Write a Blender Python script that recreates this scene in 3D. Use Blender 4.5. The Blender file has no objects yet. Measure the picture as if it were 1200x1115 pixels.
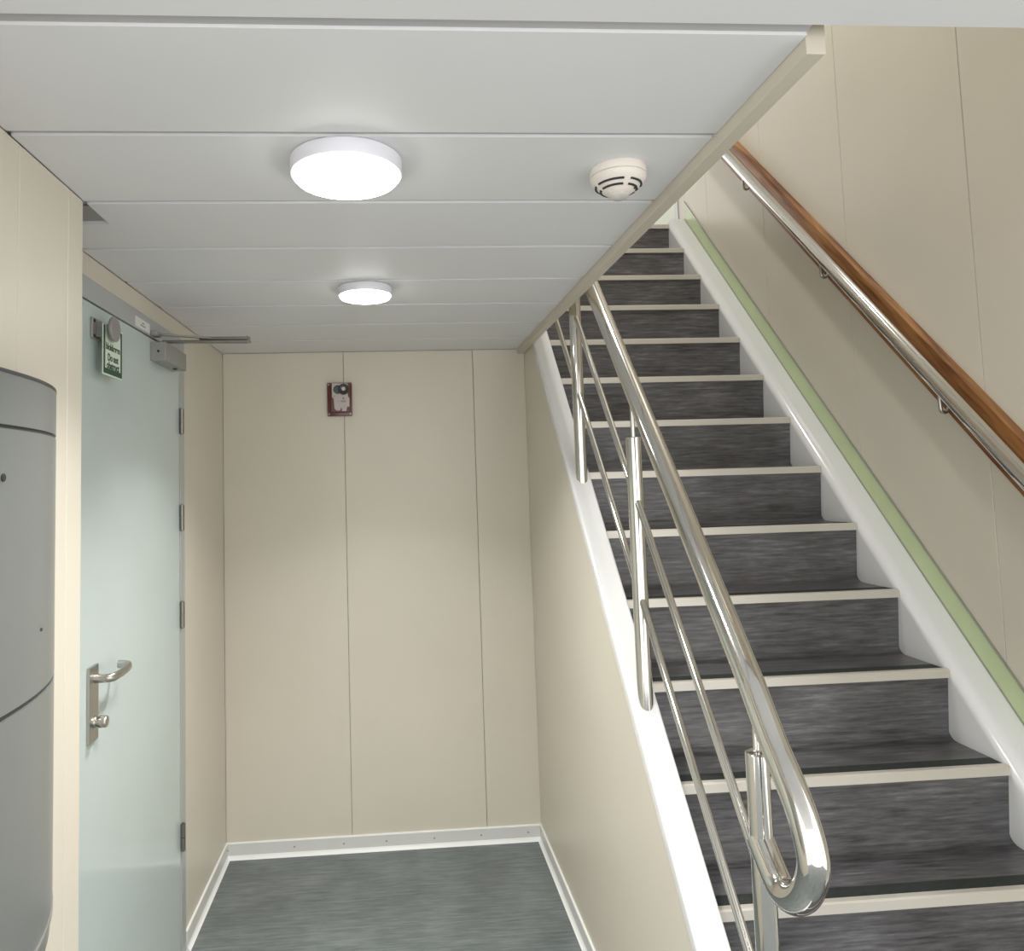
import bpy, bmesh, math, random
from mathutils import Vector, Matrix
random.seed(4)

# ------------------------------------------------------------------ camera
H_EYE, FPX = 1.605, 850.0
YAW, PITCH, ROLL = 0.0675, 0.0692, -0.0286
CX, CY = -81.59, -54.28            # principal point offset (the photo is an off-centre crop)
sc = bpy.context.scene
C = sc.collection
_f = Vector((math.sin(YAW)*math.cos(PITCH), math.cos(YAW)*math.cos(PITCH), math.sin(PITCH)))
_r = Vector((math.cos(YAW), -math.sin(YAW), 0))
_u = _r.cross(_f)
RIGHT = math.cos(ROLL)*_r + math.sin(ROLL)*_u
UP = -math.sin(ROLL)*_r + math.cos(ROLL)*_u
EYE = Vector((0, 0, H_EYE))
cam_d = bpy.data.cameras.new('camera')
cam = bpy.data.objects.new('camera', cam_d); C.objects.link(cam)
m = Matrix((RIGHT, UP, -_f)).transposed().to_4x4(); m.translation = EYE
cam.matrix_world = m
cam_d.sensor_fit = 'HORIZONTAL'; cam_d.sensor_width = 36.0
cam_d.lens = FPX/1200*36.0
cam_d.shift_x = -CX/1200; cam_d.shift_y = CY/1200
cam_d.clip_start = 0.02
sc.camera = cam

def ray(u, v):
    return ((u-600-CX)/FPX*RIGHT - (v-557.5-CY)/FPX*UP + _f)
def on_x(u, v, X): d = ray(u, v); return EYE + d*(X/d.x)
def on_y(u, v, Y): d = ray(u, v); return EYE + d*(Y/d.y)
def on_z(u, v, Z): d = ray(u, v); return EYE + d*((Z-H_EYE)/d.z)

# ------------------------------------------------------------------ world, exposure
w = bpy.data.worlds.new('world'); sc.world = w; w.use_nodes = True
bg = w.node_tree.nodes['Background']
bg.inputs[0].default_value = (1.0, 0.985, 0.96, 1); bg.inputs[1].default_value = 2.2
sc.view_settings.view_transform = 'Standard'; sc.view_settings.look = 'None'
sc.view_settings.gamma = 1.0; sc.view_settings.use_curve_mapping = False
sc.view_settings.exposure = 0.05
LAMP_POWER = 16.0
UPPER_WATTS = 30.0
# the stairwell is lit from the deck above (highlights run along the rails and stringers): that deck's ceiling lamp
_ul = bpy.data.lights.new('upper_deck_lamp_offscreen', 'AREA'); _ul.shape = 'DISK'; _ul.size = .2
_ul.energy = UPPER_WATTS; _ul.color = (1, .985, .95)
_uo = bpy.data.objects.new('upper_deck_lamp_offscreen', _ul); C.objects.link(_uo); _uo.location = (.75, 2.3, 4.88)

# ------------------------------------------------------------------ room measures
HC = 2.20
XL1, XL2 = -0.627, -0.762          # pier wall, door wall
XS, XSI = 0.613, 0.681             # stair side wall, inner edge of the left stringer
XT, XR = 1.552, 1.656              # right end of the steps, right wall
YB = 3.302                         # back wall
YP = 1.503                         # end of the pier
Y1, PITCH_Y = 0.910, 0.3023        # first ceiling groove, groove pitch
Y0, Z0, G, R = 1.628, 0.637, 0.1847, 0.1954
TL, TR, TZ = 0.581, 0.6095, -0.0233
BH = 0.068
SLOPE = R/G
def stair_z(y): return Z0 + (y-Y0)*SLOPE

# ------------------------------------------------------------------ materials
def mat(name, col, rough=0.5, metal=0.0, bump=0.0, bscale=200.0, vary=0.0, vscale=3.0, coat=0.0, spec=0.5, emit=None):
    mt = bpy.data.materials.new(name); mt.use_nodes = True
    nt = mt.node_tree; b = nt.nodes['Principled BSDF']
    b.inputs['Base Color'].default_value = (*col, 1)
    b.inputs['Roughness'].default_value = rough; b.inputs['Metallic'].default_value = metal
    b.inputs['Coat Weight'].default_value = coat; b.inputs['Specular IOR Level'].default_value = spec
    tc = nt.nodes.new('ShaderNodeTexCoord')
    if vary:
        n = nt.nodes.new('ShaderNodeTexNoise'); n.inputs['Scale'].default_value = vscale; n.inputs['Detail'].default_value = 5
        cr = nt.nodes.new('ShaderNodeValToRGB')
        cr.color_ramp.elements[0].position = .3; cr.color_ramp.elements[1].position = .7
        cr.color_ramp.elements[0].color = (*[c*(1-vary) for c in col], 1)
        cr.color_ramp.elements[1].color = (*[min(1, c*(1+vary)) for c in col], 1)
        nt.links.new(tc.outputs['Object'], n.inputs['Vector']); nt.links.new(n.outputs['Fac'], cr.inputs['Fac'])
        nt.links.new(cr.outputs['Color'], b.inputs['Base Color'])
    if bump:
        n2 = nt.nodes.new('ShaderNodeTexNoise'); n2.inputs['Scale'].default_value = bscale; n2.inputs['Detail'].default_value = 3
        bp = nt.nodes.new('ShaderNodeBump'); bp.inputs['Strength'].default_value = bump; bp.inputs['Distance'].default_value = .002
        nt.links.new(tc.outputs['Object'], n2.inputs['Vector']); nt.links.new(n2.outputs['Fac'], bp.inputs['Height'])
        nt.links.new(bp.outputs['Normal'], b.inputs['Normal'])
    if emit:
        b.inputs['Emission Color'].default_value = (*emit[0], 1); b.inputs['Emission Strength'].default_value = emit[1]
    return mt

def streak_mat(name, dark, light, rough, scale=(2.2, 60, 60), spec=.5, bump=.15, mid=.5):
    mt = bpy.data.materials.new(name); mt.use_nodes = True
    nt = mt.node_tree; b = nt.nodes['Principled BSDF']; L = nt.links.new
    b.inputs['Roughness'].default_value = rough; b.inputs['Specular IOR Level'].default_value = spec
    tc = nt.nodes.new('ShaderNodeTexCoord'); mp = nt.nodes.new('ShaderNodeMapping'); mp.inputs['Scale'].default_value = scale
    n = nt.nodes.new('ShaderNodeTexNoise'); n.inputs['Scale'].default_value = 2.2; n.inputs['Detail'].default_value = 7; n.inputs['Roughness'].default_value = .68
    n2 = nt.nodes.new('ShaderNodeTexNoise'); n2.inputs['Scale'].default_value = 5; n2.inputs['Detail'].default_value = 3
    mx = nt.nodes.new('ShaderNodeMix'); mx.data_type = 'FLOAT'; mx.inputs[0].default_value = .3
    cr = nt.nodes.new('ShaderNodeValToRGB')
    cr.color_ramp.elements[0].position = .34; cr.color_ramp.elements[1].position = .68
    cr.color_ramp.elements[0].color = (*dark, 1); cr.color_ramp.elements[1].color = (*light, 1)
    e = cr.color_ramp.elements.new(mid); e.color = (*[(a+c)/2*.92 for a, c in zip(dark, light)], 1)
    bp = nt.nodes.new('ShaderNodeBump'); bp.inputs['Strength'].default_value = bump; bp.inputs['Distance'].default_value = .001
    L(tc.outputs['Object'], mp.inputs['Vector']); L(mp.outputs['Vector'], n.inputs['Vector']); L(tc.outputs['Object'], n2.inputs['Vector'])
    L(n.outputs['Fac'], mx.inputs[2]); L(n2.outputs['Fac'], mx.inputs[3])
    L(mx.outputs[0], cr.inputs['Fac']); L(cr.outputs['Color'], b.inputs['Base Color'])
    L(n.outputs['Fac'], bp.inputs['Height']); L(bp.outputs['Normal'], b.inputs['Normal'])
    return mt

M = {}
M['cream'] = mat('cream_wall_panel', (.67, .625, .53), .38, bump=.06, bscale=260, vary=.025, vscale=2.0)
M['cream_right'] = mat('cream_stair_wall_panel', (.67, .625, .53), .38, bump=.06, bscale=260, vary=.025, vscale=2.0)
M['seam'] = mat('panel_seam', (.62, .58, .49), .6, vary=.03)
M['ceil'] = mat('ceiling_panel_white', (.76, .77, .785), .5, bump=.03, bscale=300, vary=.015, vscale=1.5)
M['groove'] = mat('ceiling_groove_grey', (.44, .435, .445), .6, vary=.05)
M['trimc'] = mat('cream_trim', (.62, .57, .475), .4, vary=.02)
M['door'] = mat('door_pale_blue', (.53, .61, .60), .16, vary=.02, vscale=4, spec=.55, coat=.15)
M['frame'] = mat('door_frame_grey', (.44, .465, .455), .3, metal=.1, vary=.04)
M['dark'] = mat('gap_shade_black', (.03, .03, .03), .7, vary=.2)  # flat black that stands in for the shade in the door gaps
M['floor'] = streak_mat('vinyl_floor', (.085, .10, .105), (.24, .27, .275), .40, (3.2, 40, 40))
M['step'] = streak_mat('vinyl_step', (.034, .032, .033), (.225, .224, .238), .32, (4.2, 52, 52), mid=.55)
M['nosing'] = mat('nosing_aluminium', (.66, .63, .57), .34, metal=.35, bump=.05, bscale=400, vary=.03)
M['grip'] = mat('grip_strip_dark', (.018, .024, .021), .65, bump=.5, bscale=700, vary=.3, vscale=90)
M['white'] = mat('stringer_white_gloss', (.76, .77, .77), .14, bump=.03, bscale=30, vary=.015, coat=.5)
M['steel'] = mat('polished_steel', (.70, .685, .65), .085, metal=1.0, vary=.03, vscale=6)
M['satin'] = mat('satin_steel', (.50, .485, .45), .3, metal=1.0, bump=.03, bscale=500, vary=.05)
M['hinge'] = mat('dark_satin_steel', (.26, .25, .225), .35, metal=.9, vary=.08)
M['galv'] = mat('grey_metal_plate', (.36, .355, .335), .35, metal=.5, vary=.06)
M['green'] = mat('glow_strip_green', (.54, .63, .37), .35, vary=.04, vscale=8)
M['strip_edge'] = mat('strip_edge_metal', (.38, .40, .34), .3, metal=.6, vary=.05)
M['base'] = mat('baseboard_pvc', (.70, .71, .69), .4, vary=.03)
M['base_lip'] = mat('baseboard_lip_white', (.90, .91, .89), .35, vary=.02)
M['lamp_body'] = mat('lamp_housing_white', (.80, .80, .86), .3, vary=.01)
M['diff'] = mat('lamp_diffuser', (.9, .9, .9), .4, vary=.01, emit=((1, .985, .95), LAMP_POWER))
M['detector'] = mat('detector_plastic', (.80, .74, .68), .4, vary=.02)
M['detector_cap'] = mat('detector_cap', (.60, .58, .54), .3, vary=.12, vscale=60)
M['red'] = mat('alarm_red', (.10, .013, .008), .3, vary=.12, vscale=30, coat=.3)
M['alarm_plate'] = mat('alarm_plate_white', (.52, .48, .45), .35, vary=.04, vscale=40)
M['lens'] = mat('alarm_lens_dark', (.06, .05, .055), .12, vary=.2, vscale=50)
M['lens_green'] = mat('alarm_green_dark', (.05, .09, .06), .25, vary=.2, vscale=50)
M['sign_green'] = mat('sign_dark_green', (.008, .07, .035), .4, vary=.05)
M['sign_face'] = mat('sign_pale_face', (.70, .78, .66), .4, vary=.02)
M['label'] = mat('label_white', (.78, .78, .74), .4, vary=.02)
M['ink'] = mat('ink_dark', (.03, .03, .03), .5, vary=.1)
M['cab'] = mat('cabinet_grey', (.25, .265, .26), .3, metal=.35, vary=.03, vscale=3, bump=.03, bscale=150)
M['cab_edge'] = mat('cabinet_joint_dark', (.08, .085, .09), .4, metal=.4, vary=.1)
M['glowdoor'] = mat('landing_door_pale', (.68, .74, .58), .35, vary=.02)

def wood_mat():
    mt = bpy.data.materials.new('varnished_wood'); mt.use_nodes = True
    nt = mt.node_tree; b = nt.nodes['Principled BSDF']; L = nt.links.new
    b.inputs['Roughness'].default_value = .42; b.inputs['Coat Weight'].default_value = .15; b.inputs['Coat Roughness'].default_value = .3
    tc = nt.nodes.new('ShaderNodeTexCoord'); mp = nt.nodes.new('ShaderNodeMapping')
    mp.inputs['Rotation'].default_value = (-math.atan(SLOPE), 0, 0)
    m2 = nt.nodes.new('ShaderNodeMapping'); m2.inputs['Scale'].default_value = (14, 1.6, 22)
    n = nt.nodes.new('ShaderNodeTexNoise'); n.inputs['Scale'].default_value = 2; n.inputs['Detail'].default_value = 6; n.inputs['Distortion'].default_value = .8
    cr = nt.nodes.new('ShaderNodeValToRGB')
    cr.color_ramp.elements[0].position = .33; cr.color_ramp.elements[0].color = (.15, .05, .012, 1)
    cr.color_ramp.elements[1].position = .68; cr.color_ramp.elements[1].color = (.44, .215, .07, 1)
    L(tc.outputs['Object'], mp.inputs['Vector']); L(mp.outputs['Vector'], m2.inputs['Vector']); L(m2.outputs['Vector'], n.inputs['Vector'])
    L(n.outputs['Fac'], cr.inputs['Fac']); L(cr.outputs['Color'], b.inputs['Base Color'])
    return mt
M['wood'] = wood_mat()

# ------------------------------------------------------------------ mesh helpers
def root_loc(p):
    l = Vector((0, 0, 0))
    while p is not None:
        l = l + p.location; p = p.parent
    return l
def link(name, me, material, parent=None, smooth=False):
    o = bpy.data.objects.new(name, me); C.objects.link(o)
    me.materials.append(M[material]) if isinstance(material, str) else me.materials.append(material)
    if smooth:
        for p in me.polygons: p.use_smooth = True
        try: me.set_sharp_from_angle(angle=math.radians(38))
        except Exception: pass
    if parent is not None: o.parent = parent
    return o
def obj(name, bm, material, parent=None, smooth=False, origin=None):
    """bm is in world coordinates; it is stored relative to its root's location (or to origin for a top-level mesh)."""
    off = root_loc(parent) if parent is not None else (Vector(origin) if origin is not None else Vector((0, 0, 0)))
    if off.length: bmesh.ops.translate(bm, verts=bm.verts, vec=-off)
    bmesh.ops.recalc_face_normals(bm, faces=bm.faces)
    me = bpy.data.meshes.new(name); bm.to_mesh(me); bm.free()
    o = link(name, me, material, parent, smooth)
    if parent is None and origin is not None: o.location = off
    return o
def tag(o, label=None, cat=None, group=None, kind=None):
    if label: o['label'] = label
    if cat: o['category'] = cat
    if group: o['group'] = group
    if kind: o['kind'] = kind
    return o
def thing(name, loc, label, cat, group=None, kind=None):
    o = bpy.data.objects.new(name, None); C.objects.link(o); o.location = loc; o.empty_display_size = .05
    return tag(o, label, cat, group, kind)
def box(bm, x0, x1, y0, y1, z0, z1, bev=0.0, seg=1):
    b2 = bmesh.new()
    vs = [b2.verts.new((x, y, z)) for x in (x0, x1) for y in (y0, y1) for z in (z0, z1)]
    for f in ((0, 1, 3, 2), (4, 6, 7, 5), (0, 4, 5, 1), (2, 3, 7, 6), (0, 2, 6, 4), (1, 5, 7, 3)): b2.faces.new([vs[i] for i in f])
    if bev: bmesh.ops.bevel(b2, geom=b2.edges[:], offset=bev, segments=seg, affect='EDGES', profile=.6)
    me = bpy.data.meshes.new('tmp'); b2.to_mesh(me); b2.free(); bm.from_mesh(me); bpy.data.meshes.remove(me)
    return bm
def B(*a, **k): return box(bmesh.new(), *a, **k)
def prism(bm, pts, axis, a, b, shift=None):
    """closed polygon pts (2-D) swept along axis 'x' (pts=(y,z)), 'y' (pts=(x,z)) or 'z' (pts=(x,y)) from a to b."""
    def mk(p, t):
        return {'x': (t, p[0], p[1]), 'y': (p[0], t, p[1]), 'z': (p[0], p[1], t)}[axis]
    A = [bm.verts.new(mk(p, a)) for p in pts]; Bv = [bm.verts.new(mk(p, b)) for p in pts]
    n = len(pts)
    for i in range(n): bm.faces.new((A[i], A[(i+1) % n], Bv[(i+1) % n], Bv[i]))
    bm.faces.new(A[::-1]); bm.faces.new(Bv)
    return bm
def slope_prism(bm, pts, y0, y1, cut0=None):
    """profile pts (x, dz) swept along the stair line between y0 and y1 (vertical ends)."""
    A = [bm.verts.new((x, y0, stair_z(y0)+d)) for x, d in pts]; Bv = [bm.verts.new((x, y1, stair_z(y1)+d)) for x, d in pts]
    n = len(pts)
    for i in range(n): bm.faces.new((A[i], A[(i+1) % n], Bv[(i+1) % n], Bv[i]))
    bm.faces.new(A[::-1]); bm.faces.new(Bv)
    return bm
def tube(bm, pts, r, seg=16, prof=None, up=None):
    pts = [Vector(p) for p in pts]; n = len(pts)
    tan = [(pts[min(i+1, n-1)]-pts[max(i-1, 0)]).normalized() for i in range(n)]
    ref = Vector(up) if up is not None else (Vector((0, 0, 1)) if abs(tan[0].z) < .9 else Vector((1, 0, 0)))
    a = (ref - tan[0]*ref.dot(tan[0])).normalized(); rings = []
    pr = prof or [(math.cos(2*math.pi*k/seg)*r, math.sin(2*math.pi*k/seg)*r) for k in range(seg)]
    for i in range(n):
        a = (a - tan[i]*a.dot(tan[i])).normalized(); b = tan[i].cross(a)
        rings.append([bm.verts.new(pts[i] + a*p + b*q) for p, q in pr])
    s = len(pr)
    for i in range(n-1):
        for k in range(s): bm.faces.new((rings[i][k], rings[i][(k+1) % s], rings[i+1][(k+1) % s], rings[i+1][k]))
    bm.faces.new(rings[0][::-1]); bm.faces.new(rings[-1])
    return bm
def lathe(bm, prof, c, axis='z', seg=40):
    """prof: (radius, height) list; c centre."""
    rings = []
    for r_, h in prof:
        ring = []
        for k in range(seg):
            t = 2*math.pi*k/seg; p, q = r_*math.cos(t), r_*math.sin(t)
            ring.append(bm.verts.new({'z': (c[0]+p, c[1]+q, c[2]+h), 'x': (c[0]+h, c[1]+p, c[2]+q), 'y': (c[0]+p, c[1]+h, c[2]+q)}[axis]))
        rings.append(ring)
    for i in range(len(rings)-1):
        for k in range(seg): bm.faces.new((rings[i][k], rings[i][(k+1) % seg], rings[i+1][(k+1) % seg], rings[i+1][k]))
    bm.faces.new(rings[0]); bm.faces.new(rings[-1][::-1])
    return bm
def smooth_path(P, n=8):
    P = [Vector(p) for p in P]; out = []
    for i in range(len(P)-1):
        p0, p1, p2, p3 = P[max(i-1, 0)], P[i], P[i+1], P[min(i+2, len(P)-1)]
        for k in range(n):
            t = k/n
            out.append(.5*((2*p1)+(p2-p0)*t+(2*p0-5*p1+4*p2-p3)*t*t+(3*p1-p0-3*p2+p3)*t**3))
    out.append(P[-1]); return out
def structure(o): o['kind'] = 'structure'; return o
def text_mesh(name, body, size, parent, loc, ax_r, ax_u, material, width=None):
    cu = bpy.data.curves.new(name, 'FONT'); cu.body = body; cu.size = size; cu.align_x = 'CENTER'; cu.align_y = 'CENTER'; cu.extrude = .0004; cu.offset = size*.03
    t = bpy.data.objects.new(name, cu); C.objects.link(t)
    dg = bpy.context.evaluated_depsgraph_get(); me = bpy.data.meshes.new_from_object(t.evaluated_get(dg))
    bpy.data.objects.remove(t); bpy.data.curves.remove(cu)
    sx = 1.0
    if width:
        xs = [v.co.x for v in me.vertices]; sx = width/(max(xs)-min(xs))
    r_, u_ = Vector(ax_r), Vector(ax_u); n_ = r_.cross(u_); off = Vector(loc)-root_loc(parent)
    for v in me.vertices: v.co = off + r_*v.co.x*sx + u_*v.co.y + n_*v.co.z
    me.materials.clear()
    return link(name, me, material, parent)

# ================================================================== SETTING
GAP = .0018
# floor
fl = structure(obj('floor', B(-1.7, 2.4, -1.6, YB+.1, -.06, 0), 'floor'))
# back wall with three cream panels
wb = structure(obj('wall_back', B(XL2-.1, XS-.0005, YB+.012, YB+.10, 0, HC+.012), 'seam'))
s1 = on_y(407.5, 700, YB).x; s2 = on_y(562.5, 700, YB).x
xs = [XL2-GAP/2, s1, s2, XS+GAP/2-.0001]
for a, b in zip(xs, xs[1:]): obj('wall_panel', B(a+GAP/2, b-GAP/2, YB, YB+.0118, 0, HC-.001, bev=.0012), 'cream', wb)

# ---- door wall (left)
XD = XL2                                           # face plane of the door wall
yd0 = on_x(94.0, 640, XD).y                        # door leaf near edge (just past the pier)
yd1 = on_x(210.0, 700, XD).y                       # hinge edge
zd1 = (on_x(140, 375.5, XD).z)                     # top of leaf
yf0, yf1 = yd0-.035, on_x(215.5, 700, XD).y        # frame outer
zf1 = zd1 + .062
wl = structure(obj('wall_left', B(XD-.10, XD-.012, YP, YB+.012, 0, HC+.012), 'seam'))
obj('wall_panel', B(XD-.0118, XD, yf1+.0005, YB-.001, 0, HC-.001, bev=.0012), 'cream', wl)
obj('wall_panel', B(XD-.0118, XD, YP+.001, yf1-GAP, zf1+.0005, HC-.001, bev=.0012), 'cream', wl)
obj('wall_panel', B(XD-.0118, XD, YP+.001, yf0-.0005, 0, zf1-.002, bev=.0012), 'cream', wl)

d1 = thing('door_1', (XD, (yd0+yd1)/2, 0), 'pale blue steel door with lever handle and door closer', 'door', kind='structure')
bm = bmesh.new()
box(bm, XD-.0118, XD+.004, yf0, yd0-.004, 0, zf1, bev=.0015); box(bm, XD-.0118, XD+.004, yd1+.004, yf1, 0, zf1, bev=.0015)
box(bm, XD-.0118, XD+.004, yd0-.004, yd1+.004, zd1+.004, zf1, bev=.0015)
obj('door_frame', bm, 'frame', d1)
obj('door_gap_shade', B(XD-.0118, XD-.0112, yd0-.004, yd1+.004, 0, zd1+.004), 'dark', d1)  # black sheet behind the leaf, painted-in shade for the gap around it
leaf = obj('door_leaf', B(XD-.0111, XD+.002, yd0, yd1, .022, zd1, bev=.0018, seg=2), 'door', d1)
for vm in (494, 607, 721, 984):
    p = on_x(212.5, vm, XD+.008)
    bm = bmesh.new()
    tube(bm, [(XD+.010, yd1+.003, p.z-.044), (XD+.010, yd1+.003, p.z-.0012)], .008, 14)
    tube(bm, [(XD+.010, yd1+.003, p.z+.0012), (XD+.010, yd1+.003, p.z+.044)], .008, 14)
    tube(bm, [(XD+.010, yd1+.003, p.z-.048), (XD+.010, yd1+.003, p.z+.048)], .004, 10)
    obj('hinge', bm, 'hinge', d1, True)
# handle set
pa = on_x(101.5, 786, XD+.002); pb = on_x(112, 785, XD+.002); pc = on_x(101.5, 876, XD+.002)
yh0, yh1, zh0, zh1 = pa.y, pb.y, pc.z+.004, pa.z+.004
hp = obj('handle_plate', B(XD+.002, XD+.010, yh0, yh1, zh0, zh1, bev=.0015, seg=2), 'satin', d1)
ym = (yh0+yh1)/2
zl = on_x(106, 802, XD+.02).z
rp = [(.0105*math.cos(t)*(1), .0075*math.sin(t)) for t in [2*math.pi*k/14 for k in range(14)]]
lv = smooth_path([(XD+.010, ym, zl), (XD+.040, ym, zl), (XD+.053, ym+.012, zl), (XD+.058, ym+.05, zl+.001), (XD+.058, ym+.095, zl+.003), (XD+.048, ym+.118, zl+.004), (XD+.022, ym+.124, zl+.004)], 6)
obj('lever', tube(bmesh.new(), lv, .01, prof=rp), 'satin', hp, True)
zk = on_x(107, 853, XD+.02).z
bm = lathe(bmesh.new(), [(.0140, .010), (.0140, .013), (.0115, .016), (.0115, .020), (.0145, .024), (.0145, .038), (.0125, .041)], (XD, ym, zk), 'x', 22)
obj('lock_knob', bm, 'satin', hp, True)
# overhead closer
q0 = on_x(194, 411, XD+.05); q1 = on_x(218.5, 425, XD+.05)
zc0, zc1 = on_x(194, 422.5, XD+.05).z, on_x(194, 400.5, XD+.05).z
cl = obj('door_closer', B(XD+.002, XD+.05, q0.y, q1.y, zc0, zc1, bev=.0025, seg=2), 'galv', d1)
bm = lathe(bmesh.new(), [(.007, 0), (.007, -.003), (.005, -.004)], (XD+.03, q0.y+.72*(q1.y-q0.y), zc0), 'z', 16)
obj('adjuster_screw', bm, 'ink', cl)
obj('end_screw', lathe(bmesh.new(), [(.004, 0), (.004, -.002)], (XD+.028, q0.y, (zc0+zc1)/2), 'y', 12), 'ink', cl)
ye = q0.y + .30*(q1.y-q0.y)
obj('spindle', lathe(bmesh.new(), [(.012, 0), (.012, .008), (.008, .010), (.008, .016)], (XD+.028, ye, zc1), 'z', 18), 'satin', cl, True)
el = on_y(291, 396.5, ye+.02)                                     # elbow of the scissor arm
def flat_bar(a, b, wdt, th, over=.0):
    a, b = Vector(a), Vector(b); d = (b-a).normalized(); s = d.cross(Vector((0, 0, 1))).normalized()*wdt/2; hh = Vector((0, 0, th/2))
    a = a-d*over; b = b+d*over
    bm = bmesh.new(); vs = [bm.verts.new(p+q+e) for p in (a, b) for q in (s, -s) for e in (hh, -hh)]
    for f in ((0, 1, 3, 2), (4, 6, 7, 5), (0, 4, 5, 1), (2, 3, 7, 6), (0, 2, 6, 4), (1, 5, 7, 3)): bm.faces.new([vs[i] for i in f])
    bmesh.ops.bevel(bm, geom=bm.edges[:], offset=.0015, segments=1, affect='EDGES'); return bm
za = zc1+.013
obj('main_arm', flat_bar((XD+.028, ye, za), (el.x, el.y, za), .020, .008, .008), 'hinge', cl)
obj('link_arm', flat_bar((XD+.018, ye-.055, za+.014), (el.x-.11, el.y-.008, za+.011), .010, .006, .003), 'hinge', cl)
obj('link_sleeve', flat_bar((el.x-.15, el.y-.010, za+.011), (el.x, el.y, za+.011), .017, .010, .006), 'hinge', cl)
obj('elbow_pin', lathe(bmesh.new(), [(.006, -.006), (.006, .018), (.004, .020)], (el.x, el.y, za), 'z', 14), 'satin', cl, True)
obj('arm_bracket', B(XD+.004, XD+.026, ye-.075, ye-.035, za+.006, za+.022, bev=.002), 'galv', cl)
# label on the frame
lp = on_x(167, 381, XD+.004)
lb = obj('frame_label', B(XD+.004, XD+.0055, lp.y-.062, lp.y+.062, lp.z-.015, lp.z+.015), 'label', d1)
for dz, ln in ((.004, .010), (-.004, .022)):
    obj('print_line', B(XD+.0055, XD+.0059, lp.y-ln, lp.y+ln, lp.z+dz-.0013, lp.z+dz+.0013), 'ink', lb)
# hold-open magnet
ma = on_x(105.5, 371, XD+.002); mb = on_x(121.5, 380, XD+.002); mc = on_x(105.5, 396, XD+.002)
yc, zc = (ma.y+mb.y)/2, (ma.z+mc.z)/2
mg = obj('magnet_plate', B(XD+.002, XD+.008, ma.y, mb.y, mc.z, ma.z, bev=.0015), 'galv', d1)
for sy in (-1, 1):
    for sz in (-1, 1):
        obj('screw', lathe(bmesh.new(), [(.0045, .008), (.0045, .0095), (.003, .0102)], (XD, yc+sy*(mb.y-ma.y)*.36, zc+sz*(ma.z-mc.z)*.36), 'x', 12), 'ink', mg)
mgx = XD+.075
dc = on_x(134, 385, mgx)
yst = yc+.004
bm = lathe(bmesh.new(), [(.022, .008), (.014, .012), (.011, .016), (.011, .036), (.016, .040)], (XD, yst, zc), 'x', 20)
obj('magnet_stem', bm, 'satin', mg, True)
for a_ in (-.9, -.3, .3, .9):
    obj('stem_rib', B(XD+.008, XD+.022, yst-.004+a_*.02, yst-.001+a_*.02, zc-.020, zc+.020, bev=.0008), 'galv', mg)
obj('magnet_disc', lathe(bmesh.new(), [(.031, .040), (.033, .042), (.033, .047), (.031, .049)], (XD, yst, zc+.003), 'x', 36), 'galv', mg, True)
# sign hanging from the magnet stem
XSG = XD+.031
sa = on_x(120.3, 392, XSG); sb_ = on_x(142.8, 440, XSG); sbt = on_x(131, 442, XSG).z
ys0, ys1 = sa.y, sb_.y; zs1 = zc+.012
sg = thing('hanging_sign', (XSG, (ys0+ys1)/2, sbt), 'green-bordered sign reading Do not obstruct hung on the door magnet', 'sign')
bm = bmesh.new()
yq = (ys0+ys1)/2
prism(bm, [(ys0, sbt), (ys1, sbt), (ys1, zs1), (yst+.014, zs1), (yst+.014, zc-.011), (yst-.014, zc-.011), (yst-.014, zs1), (ys0, zs1)], 'x', XSG-.001, XSG+.001)
obj('sign_board', bm, 'sign_face', sg)
bt = .010
obj('green_border', box(box(box(bmesh.new(), XSG+.001, XSG+.0016, ys0+.003, ys0+.003+bt, sbt+.004, zs1-.003), XSG+.001, XSG+.0016, ys1-.003-bt, ys1-.003, sbt+.004, zs1-.003), XSG+.001, XSG+.0016, ys0+.003+bt, ys1-.003-bt, sbt+.004, sbt+.018), 'sign_green', sg)
hgt = zs1-sbt
wsg = ys1-ys0
for i, (tx, fz, wd, sz) in enumerate((('blokkeren', .575, .72, .024), ('Do not', .365, .54, .026), ('obstruct', .205, .64, .026))):
    text_mesh('lettering', tx, sz, sg, (XSG+.0012, yq, sbt+hgt*fz), (0, 1, 0), (0, 0, 1), 'sign_green', wsg*wd)

# ---- pier wall in front of the door wall
wp = structure(obj('wall_left_front', B(XD-.10, XL1-.012, .62, YP-.0005, 0, HC+.012), 'seam'))
p1 = on_x(22, 260, XL1).y; p2 = on_x(80, 280, XL1).y
ys = [.62, p1, p2, YP]
for a, b in zip(ys, ys[1:]): obj('wall_panel', B(XL1-.0118, XL1, a+GAP/2, b-(GAP/2 if b != YP else 0), 0, HC-.001, bev=.0012), 'cream', wp)

# ---- right wall beside the stairs, running up to the next deck
wr = structure(obj('wall_right', B(XR+.012, XR+.10, .75, 7.0, -.0, 4.9), 'seam'))
seams = [on_x(990, 260, XR).y, on_x(1149, 400, XR).y, on_x(894, 240, XR).y, on_x(827, 215, XR).y]
sr = sorted([.75, 1.35] + seams + [3.87])
for a, b in zip(sr, sr[1:]): obj('wall_panel', B(XR, XR+.0118, a+GAP/2, b-GAP/2, 0, 4.9, bev=.0012), 'cream_right', wr)
YN12 = Y0+12*G; ZL = Z0+12*R
obj('wall_panel', B(XR, XR+.0118, 3.87+GAP/2, 3.95, 0, 4.9, bev=.0012), 'cream_right', wr)
obj('wall_panel', B(XR, XR+.0118, 4.93, 7.0, 0, 4.9, bev=.0012), 'cream_right', wr)
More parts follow.
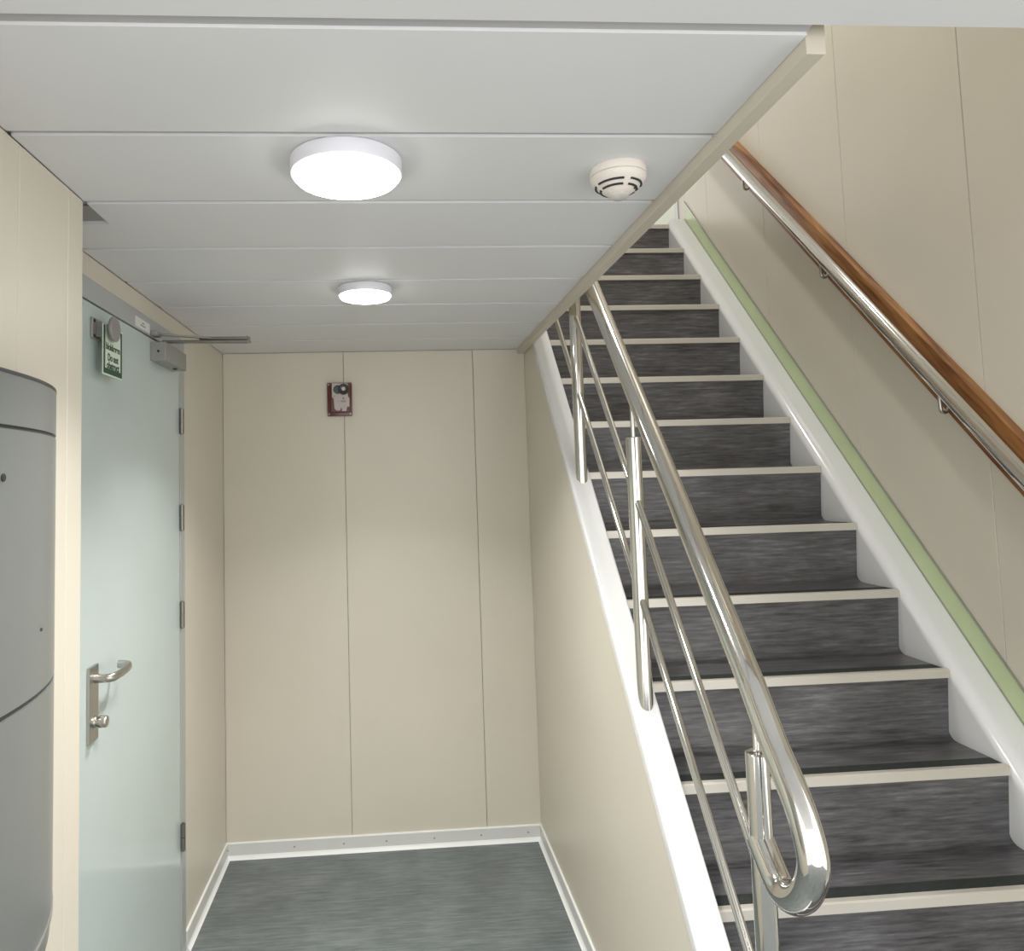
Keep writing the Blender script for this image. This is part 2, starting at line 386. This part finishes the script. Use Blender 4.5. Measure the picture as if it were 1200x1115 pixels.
# door at the head of the stairs, in the right wall
d2 = thing('door_2', (XR, 4.4, ZL), 'pale door in the wall at the head of the stairs', 'door', kind='structure')
bm = bmesh.new(); box(bm, XR-.004, XR+.0118, 3.951, 4.0, ZL, 4.9, bev=.002); box(bm, XR-.004, XR+.0118, 4.87, 4.929, ZL, 4.9, bev=.002)
obj('door_frame', bm, 'frame', d2)
obj('door_leaf', B(XR+.002, XR+.0118, 4.0, 4.87, ZL+.02, 4.9, bev=.002), 'glowdoor', d2)
obj('door_gap_shade', B(XR+.006, XR+.0118, 4.0, 4.87, ZL, ZL+.02), 'dark', d2)  # black strip under the leaf, shade put in as colour

# ---- side wall under the left stringer
ysb = Y0-(Z0+.03)/SLOPE                              # where the stringer underside meets the floor
poly = [(ysb, 0), (YB+.1, 0), (YB+.1, stair_z(YB+.1)-.02), (ysb+.02, stair_z(ysb+.02)-.02)]
ws = structure(obj('wall_stair', prism(bmesh.new(), [(ysb+.01, 0), (YB+.10, 0), (YB+.10, stair_z(YB+.10)+.006), (ysb+.01, stair_z(ysb+.01)+.006)], 'x', XS, XS+.05), 'cream'))

# ---- baseboards
def baseboard(name, path, nrm):
    """path: two floor points (x,y); nrm: unit normal into the room (x,y)."""
    (ax, ay), (bx, by) = path; root = None
    def strip(pts, nm, material, parent):
        bm = bmesh.new()
        A = [bm.verts.new((ax+nrm[0]*d, ay+nrm[1]*d, z)) for d, z in pts]; Bv = [bm.verts.new((bx+nrm[0]*d, by+nrm[1]*d, z)) for d, z in pts]
        n = len(pts)
        for i in range(n): bm.faces.new((A[i], A[(i+1) % n], Bv[(i+1) % n], Bv[i]))
        bm.faces.new(A[::-1]); bm.faces.new(Bv)
        return obj(nm, bm, material, parent)
    r_ = strip([(.0004, .004), (.007, .004), (.007, BH-.005), (.0004, BH-.005)], name, 'base', None); structure(r_)
    strip([(.0004, BH-.005), (.008, BH-.005), (.007, BH-.001), (.0004, BH)], 'top_lip', 'base_lip', r_)
    strip([(.0004, .0002), (.019, .0002), (.014, .004), (.010, .009), (.0072, .016), (.0072, .004), (.0004, .004)], 'bottom_cove', 'base_lip', r_)
    return r_
b1 = baseboard('baseboard_back', ((XL2, YB), (XS, YB)), (0, -1))
baseboard('baseboard_left', ((XL2, yf1+.001), (XL2, YB-.008)), (1, 0))
baseboard('baseboard_right', ((XS, ysb+.02), (XS, YB-.008)), (-1, 0))
for u, v in ((267, 996), (345, 991), (403, 986.5), (453, 984.5), (509, 980), (564, 976), (619, 973)):
    p = on_y(u, v, YB-.007)
    obj('screw', lathe(bmesh.new(), [(.004, 0), (.004, -.001), (.002, -.0016)], (p.x, YB-.007, BH*.55), 'y', 10), 'galv', b1)

# ---- ceiling: grey backing slab with white panels hung under it, open over the stairs
YF = -1.0
bm = bmesh.new()
box(bm, XD-.1, TL-.0005, YF, YB+.1, HC+.012, HC+.75)
box(bm, TL-.0005, XR+.10, YF, Y1-.012, HC+.012, HC+.75)
ce = structure(obj('ceiling', bm, 'groove'))
ynotch = on_z(126, 263, HC).y
edges = [YF] + [Y1+i*PITCH_Y for i in range(8)] + [YB+.002]
for i in range(9):
    g0 = .0115 if i == 1 else .008; g1 = .0115 if i == 0 else .008
    a = edges[i] + (g0 if i else 0); b = edges[i+1] - (g1 if i < 8 else .003)
    if i == 0: bm = B(XD-.1, XR+.0, a, b, HC, HC+.0118)
    elif b < YP+.05: bm = B(XL1+.0005, TL-.001, a, b, HC, HC+.0118)
    elif a < ynotch < b:
        bm = prism(bmesh.new(), [(XL1+.0005, a), (TL-.001, a), (TL-.001, b), (XD+.0005, b), (XD+.0005, ynotch), (XL1+.0005, ynotch)], 'z', HC, HC+.0118)
    else: bm = B(XD+.0005, TL-.001, a, b, HC, HC+.0118)
    obj('ceiling_panel', bm, 'ceil', ce)
    if i:
        ga, gb = edges[i]-(.0113 if i == 1 else .0078), edges[i]+(.0113 if i == 1 else .0078)
        obj('groove_strip', B((XL1 if gb < YP else XD)+.001, TL-.001, ga, gb, HC+.005, HC+.0119), 'groove', ce)
obj('edge_plate', B(XD+.002, XL1-.001, YP+.05, ynotch-.001, HC+.0075, HC+.0119), 'galv', ce)

# ---- cream fascia along the ceiling opening
tr = structure(obj('trim_1', B(TL, TR, Y1+.016, 3.80, HC+TZ, HC+.74, bev=.0012), 'trimc'))
tr2 = structure(obj('trim_2', B(TR, XR-.0005, Y1-.0115, Y1+.004, HC+.03, HC+.74), 'trimc'))
# upper deck ceiling above the stairwell
structure(obj('ceiling_upper', B(-.8, XR+.1, .6, 7.0, 4.9, 4.98), 'ceil'))
structure(obj('wall_upper_front_blocker', B(-.8, XR+.0115, .6, .66, HC+.751, 4.899), 'cream_right'))  # unseen wall, added to keep light from the front off the upper risers
structure(obj('wall_upper_left_blocker', B(-.86, -.8005, .6, 7.0, HC+.751, 4.899), 'cream_right'))  # unseen wall, added to limit ambient light reaching the stairwell
# landing at the head of the stairs
ld = structure(obj('floor_landing', B(TR, XR-.0005, YN12+.07, 7.0, ZL-.15, ZL-.001), 'step'))

# ================================================================== STAIRCASE
st = thing('staircase', ((XSI+XT)/2, Y0-3*G, 0), 'steep grey vinyl staircase with white stringers and pale step nosings', 'staircase')
def step_profile(k):
    """tread of step k, the cove and the riser up to step k+1: closed (y,z) outline."""
    y, z = Y0+k*G, Z0+k*R; yn, zn = y+G, z+R
    top = [(y+.006, z-.0165), (y+.006, z-.001)]
    cv = .030; lean = .020
    top += [(yn+lean-cv-.006, z-.001)]
    c = Vector((yn+lean-cv, z-.001+cv))
    for a in range(1, 6):
        t = -math.pi/2 + a/6*math.pi/2*.94
        top.append((c.x+cv*math.cos(t), c.y+cv*math.sin(t)))
    top += [(yn+.006, zn-.018)]
    bot = [(yn+.030, zn-.018), (yn+lean+.024, z-.022), (y+.006, z-.022)]
    return top + bot
for k in range(-3, 12):
    y, z = Y0+k*G, Z0+k*R
    s = obj('step', prism(bmesh.new(), step_profile(k), 'x', XSI-.001, XT+.001), 'step', st, True)
    kk = k+1; y, z = Y0+kk*G, Z0+kk*R
    nz = [(y-.001, z-.023), (y+.0055, z-.023), (y+.0055, z-.0008), (y+.018, z-.0008), (y+.018, z+.0008), (y+.003, z+.0012), (y-.001, z-.002)]
    obj('nosing', prism(bmesh.new(), nz, 'x', XSI, XT), 'nosing', s)
    obj('grip_strip', B(XSI, XT-.006, y+.0185, y+.056, z-.0008, z+.0012), 'grip', s)
# top tread
obj('step', B(XSI-.001, XT+.001, YN12+.006, YN12+.0695, ZL-.022, ZL-.001), 'step', st)
# stringers
def arc(cx, cz, r_, a0, a1, n=6): return [(cx+r_*math.cos(math.radians(a0+(a1-a0)*i/n)), cz+r_*math.sin(math.radians(a0+(a1-a0)*i/n))) for i in range(n+1)]
ylo = Y0-3.25*G
prof = [(XS-.005, .010)] + arc(XS+.007, .038, .012, 180, 90) + arc(XSI-.008, .042, .008, 90, 0) + [(XSI, -.235), (XS+.051, -.235), (XS+.051, .008)]
sl = obj('stringer', slope_prism(bmesh.new(), prof, ylo, YN12+.02), 'white', st, True)
sl['label'] = 'white stringer carrying the steel balustrade'
rr = .040
prof = [(XT, -.235)] + arc(XT+rr, .012-rr, rr, 180, 90, 9) + [(XR-.0008, .012), (XR-.0008, -.235)]
sr_ = obj('stringer', slope_prism(bmesh.new(), prof, ylo, YN12+.025), 'white', st, True)
sr_['label'] = 'white rounded stringer against the wall'
# web under each step's end so that the stringer face reads as one wall down to the treads
def stair_soffit():
    return prism(bmesh.new(), [(ylo+.1, stair_z(ylo+.1)-.30), (YN12, stair_z(YN12)-.30), (YN12, stair_z(YN12)-.262), (ylo+.1, stair_z(ylo+.1)-.262)], 'x', XSI, XT)
obj('soffit', stair_soffit(), 'white', st)

# ---- green safety strip above the right stringer
yg0, yg1 = ylo+.1, YN12+.02
gs = thing('safety_strip', (XR, Y0, stair_z(Y0)+.02), 'pale green safety strip running up the wall above the stair stringer', 'safety strip')
obj('strip', slope_prism(bmesh.new(), [(XR-.0035, .019), (XR-.0005, .019), (XR-.0005, .110), (XR-.0035, .110)], yg0, yg1), 'green', gs)
for a, b in ((.0125, .019), (.110, .117)):
    obj('edge_profile', slope_prism(bmesh.new(), [(XR-.0055, a), (XR-.0005, a), (XR-.0005, b), (XR-.0055, b)], yg0, yg1), 'strip_edge', gs)

# ---- wall handrail: wooden board with steel tube on brackets
ta, tb_ = on_x(863, 170, XR-.022), on_x(1200, 514, XR-.022)
ba, bb = on_x(847, 187, XR-.022), on_x(1200, 584, XR-.022)
sl_t = (tb_.z-ta.z)/(tb_.y-ta.y); sl_b = (bb.z-ba.z)/(bb.y-ba.y); slp = (sl_t+sl_b)/2
def lz(y, which): return (ta.z+tb_.z)/2+slp*(y-(ta.y+tb_.y)/2) if which else (ba.z+bb.z)/2+slp*(y-(ba.y+bb.y)/2)
yw0, yw1 = 1.15, on_x(850, 176, XR).y+.55
hr = thing('wall_handrail', (XR, 2.4, lz(2.4, 0)), 'steel handrail tube in front of a varnished wooden board on the stair wall', 'handrail')
def sprism(bm, pts, y0, y1, zf):
    A = [bm.verts.new((x, y0, zf(y0)+d)) for x, d in pts]; Bv = [bm.verts.new((x, y1, zf(y1)+d)) for x, d in pts]
    n = len(pts)
    for i in range(n): bm.faces.new((A[i], A[(i+1) % n], Bv[(i+1) % n], Bv[i]))
    bm.faces.new(A[::-1]); bm.faces.new(Bv); return bm
hb = lz(2.4, 1)-lz(2.4, 0)
wbd = [(XR-.0005, -.008), (XR-.016, -.008), (XR-.021, -.003), (XR-.021, hb-.010), (XR-.016, hb), (XR-.0005, hb)]
obj('backing_board', sprism(bmesh.new(), wbd, yw0, yw1, lambda y: lz(y, 0)), 'wood', hr)
XH = XR-.066
ra, rb = on_x(852, 182, XH), on_x(1000, 343, XH); rc = on_x(1200, 559.5, XH)
rs = (rc.z-ra.z)/(rc.y-ra.y)
def rz(y): return rb.z+.004+slp*(y-rb.y)
RRAD = .022
obj('rail', tube(bmesh.new(), [(XH, yw0, rz(yw0)), (XH, (yw0+yw1)/2, rz((yw0+yw1)/2)), (XH, yw1, rz(yw1))], RRAD, 24), 'steel', hr, True)
for u, v in ((874, 218), (966, 324), (1107, 483)):
    p = on_x(u, v, XH+.012); y = p.y
    zr = rz(y)-RRAD*1.3
    br = tube(bmesh.new(), smooth_path([(XH, y, zr+.012), (XH+.001, y, zr-.040), (XH+.008, y+.002, zr-.054), (XH+.024, y+.004, zr-.050), (XR-.022, y+.006, zr-.018)], 5), .0055, 10)
    bo = obj('bracket', br, 'satin', hr, True)
    obj('bracket_rose', lathe(bmesh.new(), [(.020, -.0215), (.020, -.026), (.016, -.028)], (XR, y+.006, zr-.018), 'x', 20), 'satin', bo, True)

# ---- balustrade on the left stringer
XP = (XS+XSI)/2+.002
bl = thing('balustrade', (XP, 1.9, stair_z(1.9)+.05), 'polished steel tube balustrade with looped handrail end on the stair stringer', 'balustrade')
PR, HR_, TRD = .0205, .0245, .0092
post_y = [on_x(680, 520, XP).y, on_x(753.5, 760, XP).y, on_x(889.5, 930, XP).y]
ztop2 = on_x(751.5, 511, XP).z; ztop3 = on_x(888.5, 883, XP).z
h2 = ztop2-stair_z(post_y[1]); h3 = ztop3-stair_z(post_y[2])
hh = (h2+h3)/2
pa_, pb_ = on_x(703, 360, XP), on_x(872, 780, XP)
hs = (pb_.z-pa_.z)/(pb_.y-pa_.y)
def hz(y): return pb_.z+hs*(y-pb_.y)
def railfit(pts):
    P = [on_x(u, v, XP) for u, v in pts]; n = len(P)
    my = sum(p.y for p in P)/n; mz = sum(p.z for p in P)/n
    s_ = sum((p.y-my)*(p.z-mz) for p in P)/sum((p.y-my)**2 for p in P)
    return lambda y: mz+s_*(y-my)
ru = railfit([(680, 388), (717, 500), (753, 607), (780, 683), (850, 898)])
rl = railfit([(653, 375), (668, 433), (690, 500), (742, 667), (754, 710), (812, 900), (840, 981), (874, 1109)])
zt = [stair_z(post_y[0])+hh, ztop2, ztop3]
for i in range(3):
    y = post_y[i]; zb = stair_z(y)+.044
    bm = lathe(bmesh.new(), [(PR, -.03), (PR, zt[i]-zb-.002), (PR-.002, zt[i]-zb), (PR-.004, zt[i]-zb-.001)], (XP, y, zb), 'z', 28)
    po = obj('post', bm, 'steel', bl, True)
    obj('support_pin', tube(bmesh.new(), [(XP, y, zt[i]-.004), (XP, y, hz(y)-HR_*.9)], .006, 12), 'steel', po, True)
yend = YN12+.1
for fz, nm in ((ru, 'upper_rail'), (rl, 'lower_rail')):
    ysx = [yend, post_y[0], post_y[1], post_y[2]] if nm == 'upper_rail' else [yend, post_y[0], post_y[1], post_y[2]]
    for a, b in zip(ysx, ysx[1:]):
        obj(nm, tube(bmesh.new(), [(XP, a-(.002 if a != yend else 0), fz(a)), (XP, b+.002, fz(b))], TRD, 14), 'steel', bl, True)
loop = [(905, 867), (924, 913), (941, 958), (952.5, 1004), (951, 1031), (943, 1049), (930, 1054), (917, 1044), (904, 1016), (891, 983)]
lp3 = [on_x(u, v, XP) for u, v in loop]
y_s = on_x(880, 800, XP).y
path = [Vector((XP, yend, hz(yend))), Vector((XP, 3.0, hz(3.0))), Vector((XP, 2.2, hz(2.2))), Vector((XP, y_s+.1, hz(y_s+.1)))]
path = path + smooth_path([Vector((XP, y_s, hz(y_s)))] + lp3, 8)
obj('handrail', tube(bmesh.new(), path, HR_, 28, up=(1, 0, 0)), 'steel', bl, True)

# ================================================================== FITTINGS
# ceiling lamps
def lamp(center, scale, label, watts, spread=112):
    t = thing('ceiling_lamp', center, label, 'ceiling lamp')
    D = .103
    obj('housing', lathe(bmesh.new(), [(D*.96, 0), (D, -.003), (D, -.026), (D*.985, -.029), (D*.955, -.0295)], center, 'z', 64), 'lamp_body', t, True)
    obj('diffuser', lathe(bmesh.new(), [(D*.95, -.0295), (D*.945, -.033), (D*.90, -.0375), (D*.75, -.040), (D*.4, -.0415), (D*.02, -.042)], center, 'z', 64), 'diff', t, True)
    ld_ = bpy.data.lights.new('lamp_light', 'AREA'); ld_.shape = 'DISK'; ld_.size = D*1.8; ld_.energy = watts; ld_.spread = math.radians(spread)
    ld_.color = (1, .985, .95)
    lo = bpy.data.objects.new('lamp_light', ld_); C.objects.link(lo); lo.parent = t; lo.location = (0, 0, -.0435)
    t.scale = (scale, scale, 1.0 if scale > .9 else .9)
    return t
c1 = on_z(406, 201, HC-.02); c2 = on_z(428, 344, HC-.018)
lamp((c1.x, c1.y, HC), 1.0, 'larger round white ceiling lamp, the one nearer the smoke detector', 9.0)
lamp((c2.x, c2.y, HC), .80, 'smaller round white ceiling lamp, the one nearer the back wall', 9.0)


# smoke detector
dp = on_z(724, 205, HC-.01)
sd = thing('smoke_detector', (dp.x, dp.y, HC), 'cream round smoke detector on the ceiling beside the stair opening', 'smoke detector')
DR = .054
obj('mounting_base', lathe(bmesh.new(), [(DR*.98, 0), (DR, -.002), (DR, -.013), (DR*.985, -.0145)], (dp.x, dp.y, HC), 'z', 44), 'detector', sd, True)
bodyp = [(DR*.95, -.0145), (DR*1.0, -.017), (DR*.99, -.021), (DR*.90, -.028), (DR*.72, -.037), (DR*.50, -.046), (DR*.36, -.051)]
bo = obj('body', lathe(bmesh.new(), bodyp, (dp.x, dp.y, HC), 'z', 44), 'detector', sd, True)
for rr_, zz in ((.80, -.0335), (.63, -.0412)):
    for q in range(4):
        a0 = math.radians(q*90+285); a1 = math.radians(q*90+285+72)
        pts = [(dp.x+DR*rr_*1.0*math.cos(a0+(a1-a0)*i/8), dp.y+DR*rr_*math.sin(a0+(a1-a0)*i/8), HC+zz) for i in range(9)]
        obj('slot', tube(bmesh.new(), pts, .0024, 6), 'ink', bo)
obj('sensor_cap', lathe(bmesh.new(), [(DR*.36, -.050), (DR*.35, -.054), (DR*.24, -.0585), (DR*.03, -.060)], (dp.x, dp.y, HC), 'z', 30), 'detector_cap', sd, True)
obj('indicator', lathe(bmesh.new(), [(.0028, 0), (.0028, -.003)], (dp.x+DR*.50, dp.y-DR*.32, HC-.0415), 'z', 12), 'ink', sd)

# fire alarm box on the back wall
a0, a1 = on_y(383.5, 488, YB-.03), on_y(412, 448, YB-.03)
ax0, ax1, az0, az1 = a0.x, a1.x, a0.z, a1.z
al = thing('alarm_box', ((ax0+ax1)/2, YB, az0), 'dark red alarm box with white front plate on the back wall', 'alarm box')
aw, ah = ax1-ax0, az1-az0
obj('backbox', B(ax0, ax1, YB-.022, YB-.0003, az0, az1, bev=.006, seg=2), 'red', al, True)
obj('inner_box', B(ax0+.14*aw, ax1-.05*aw, YB-.030, YB-.022, az0+.10*ah, az1-.02*ah, bev=.003), 'red', al, True)
pl = [(.21, .97), (.84, .97), (.84, .58), (.90, .52), (.90, .27), (.80, .27), (.77, .14), (.60, .14), (.58, .24), (.55, .24), (.53, .16), (.38, .16), (.30, .22), (.27, .52), (.21, .56)]
obj('front_plate', prism(bmesh.new(), [(ax0+a*aw, az0+b*ah) for a, b in pl], 'y', YB-.034, YB-.030), 'alarm_plate', al)
obj('green_dial', lathe(bmesh.new(), [(.13*ah, -.034), (.13*ah, -.037), (.11*ah, -.038)], (ax0+.44*aw, YB, az0+.78*ah), 'y', 26), 'lens_green', al)
ln = obj('lens', lathe(bmesh.new(), [(.16*ah, -.034), (.16*ah, -.046), (.13*ah, -.049), (.10*ah, -.046)], (ax0+.68*aw, YB, az0+.78*ah), 'y', 30), 'lens', al, True)
obj('lens_core', lathe(bmesh.new(), [(.06*ah, -.046), (.05*ah, -.051)], (ax0+.68*aw, YB, az0+.79*ah), 'y', 18), 'detector_cap', ln)
for a, b, r_ in ((.66, .52, .022), (.30, .58, .012), (.29, .93, .010), (.46, .43, .010)):
    obj('screw', lathe(bmesh.new(), [(r_*ah, -.034), (r_*ah, -.036)], (ax0+a*aw, YB, az0+b*ah), 'y', 10), 'ink', al)
for a, b in ((.62, .44), (.66, .41)):
    obj('print_line', B(ax0+(a-.08)*aw, ax0+(a+.12)*aw, YB-.0345, YB-.034, az0+b*ah, az0+(b+.012)*ah), 'ink', al)
for a in (.07, .93):
    for b in (.06, .94):
        obj('corner_screw', lathe(bmesh.new(), [(.0035, -.022), (.0035, -.024)], (ax0+a*aw, YB, az0+b*ah), 'y', 10), 'galv', al)

# bow-fronted grey cabinet on the pier wall
yc1 = on_x(64.5, 640, XL1+.006).y; yc0 = yc1-.56
zA = on_x(66, 461, XL1+.01).z; zB = on_x(66, 514, XL1+.01).z; zC = on_x(63.5, 786, XL1+.01).z; zD = on_x(59, 1052, XL1+.01).z; zE = on_x(59, 1086, XL1+.01).z
cb = thing('wall_cabinet', (XL1, (yc0+yc1)/2, zE), 'bow-fronted grey metal cabinet mounted on the cream wall', 'cabinet')
def bow(dx=0.0, inset=0.0, n=28):
    P = []; mid = (yc0+yc1)/2; half = (yc1-yc0)/2-inset
    for i in range(n+1):
        t = -1+2*i/n
        P.append((XL1+.006+(.058+dx)*(1-abs(t)**2.4)+dx*.3, mid+half*t))
    return P + [(XL1+.0005, yc1-inset), (XL1+.0005, yc0+inset)]
for nm, z0_, z1_ in (('upper_panel', zB+.003, zA-.004), ('middle_panel', zC+.004, zB-.003), ('lower_panel', zD+.003, zC-.004), ('base_panel', zE, zD-.003)):
    obj(nm, prism(bmesh.new(), bow(0 if nm != 'base_panel' else -.006, 0 if nm != 'base_panel' else .004), 'z', z0_, z1_), 'cab', cb, True)
for nm, z0_, z1_, dx, mt_ in (('top_rim', zA-.004, zA+.001, .001, 'cab_edge'), ('joint_strip', zB-.003, zB+.003, -.003, 'cab_edge'), ('joint_strip', zC-.004, zC+.004, -.003, 'cab_edge'), ('joint_strip', zD-.003, zD+.003, .003, 'galv')):
    obj(nm, prism(bmesh.new(), bow(dx, .0005), 'z', z0_, z1_), mt_, cb, True)
def bow_hit(u, v):
    X = XL1+.03
    for _ in range(30):
        p = on_x(u, v, X); t = max(-1, min(1, (p.y-(yc0+yc1)/2)/((yc1-yc0)/2)))
        X = .5*X + .5*(XL1+.006+.058*(1-abs(t)**2.4))
    return on_x(u, v, X)
for nm, u, v, r_, mt_ in (('keyhole', 3.5, 560, .006, 'ink'), ('rivet', 48, 738, .003, 'cab_edge')):
    kp = bow_hit(u, v)
    obj(nm, lathe(bmesh.new(), [(r_, -.010), (r_, .0015), (r_*.7, .002)], kp, 'x', 16), mt_, cb)
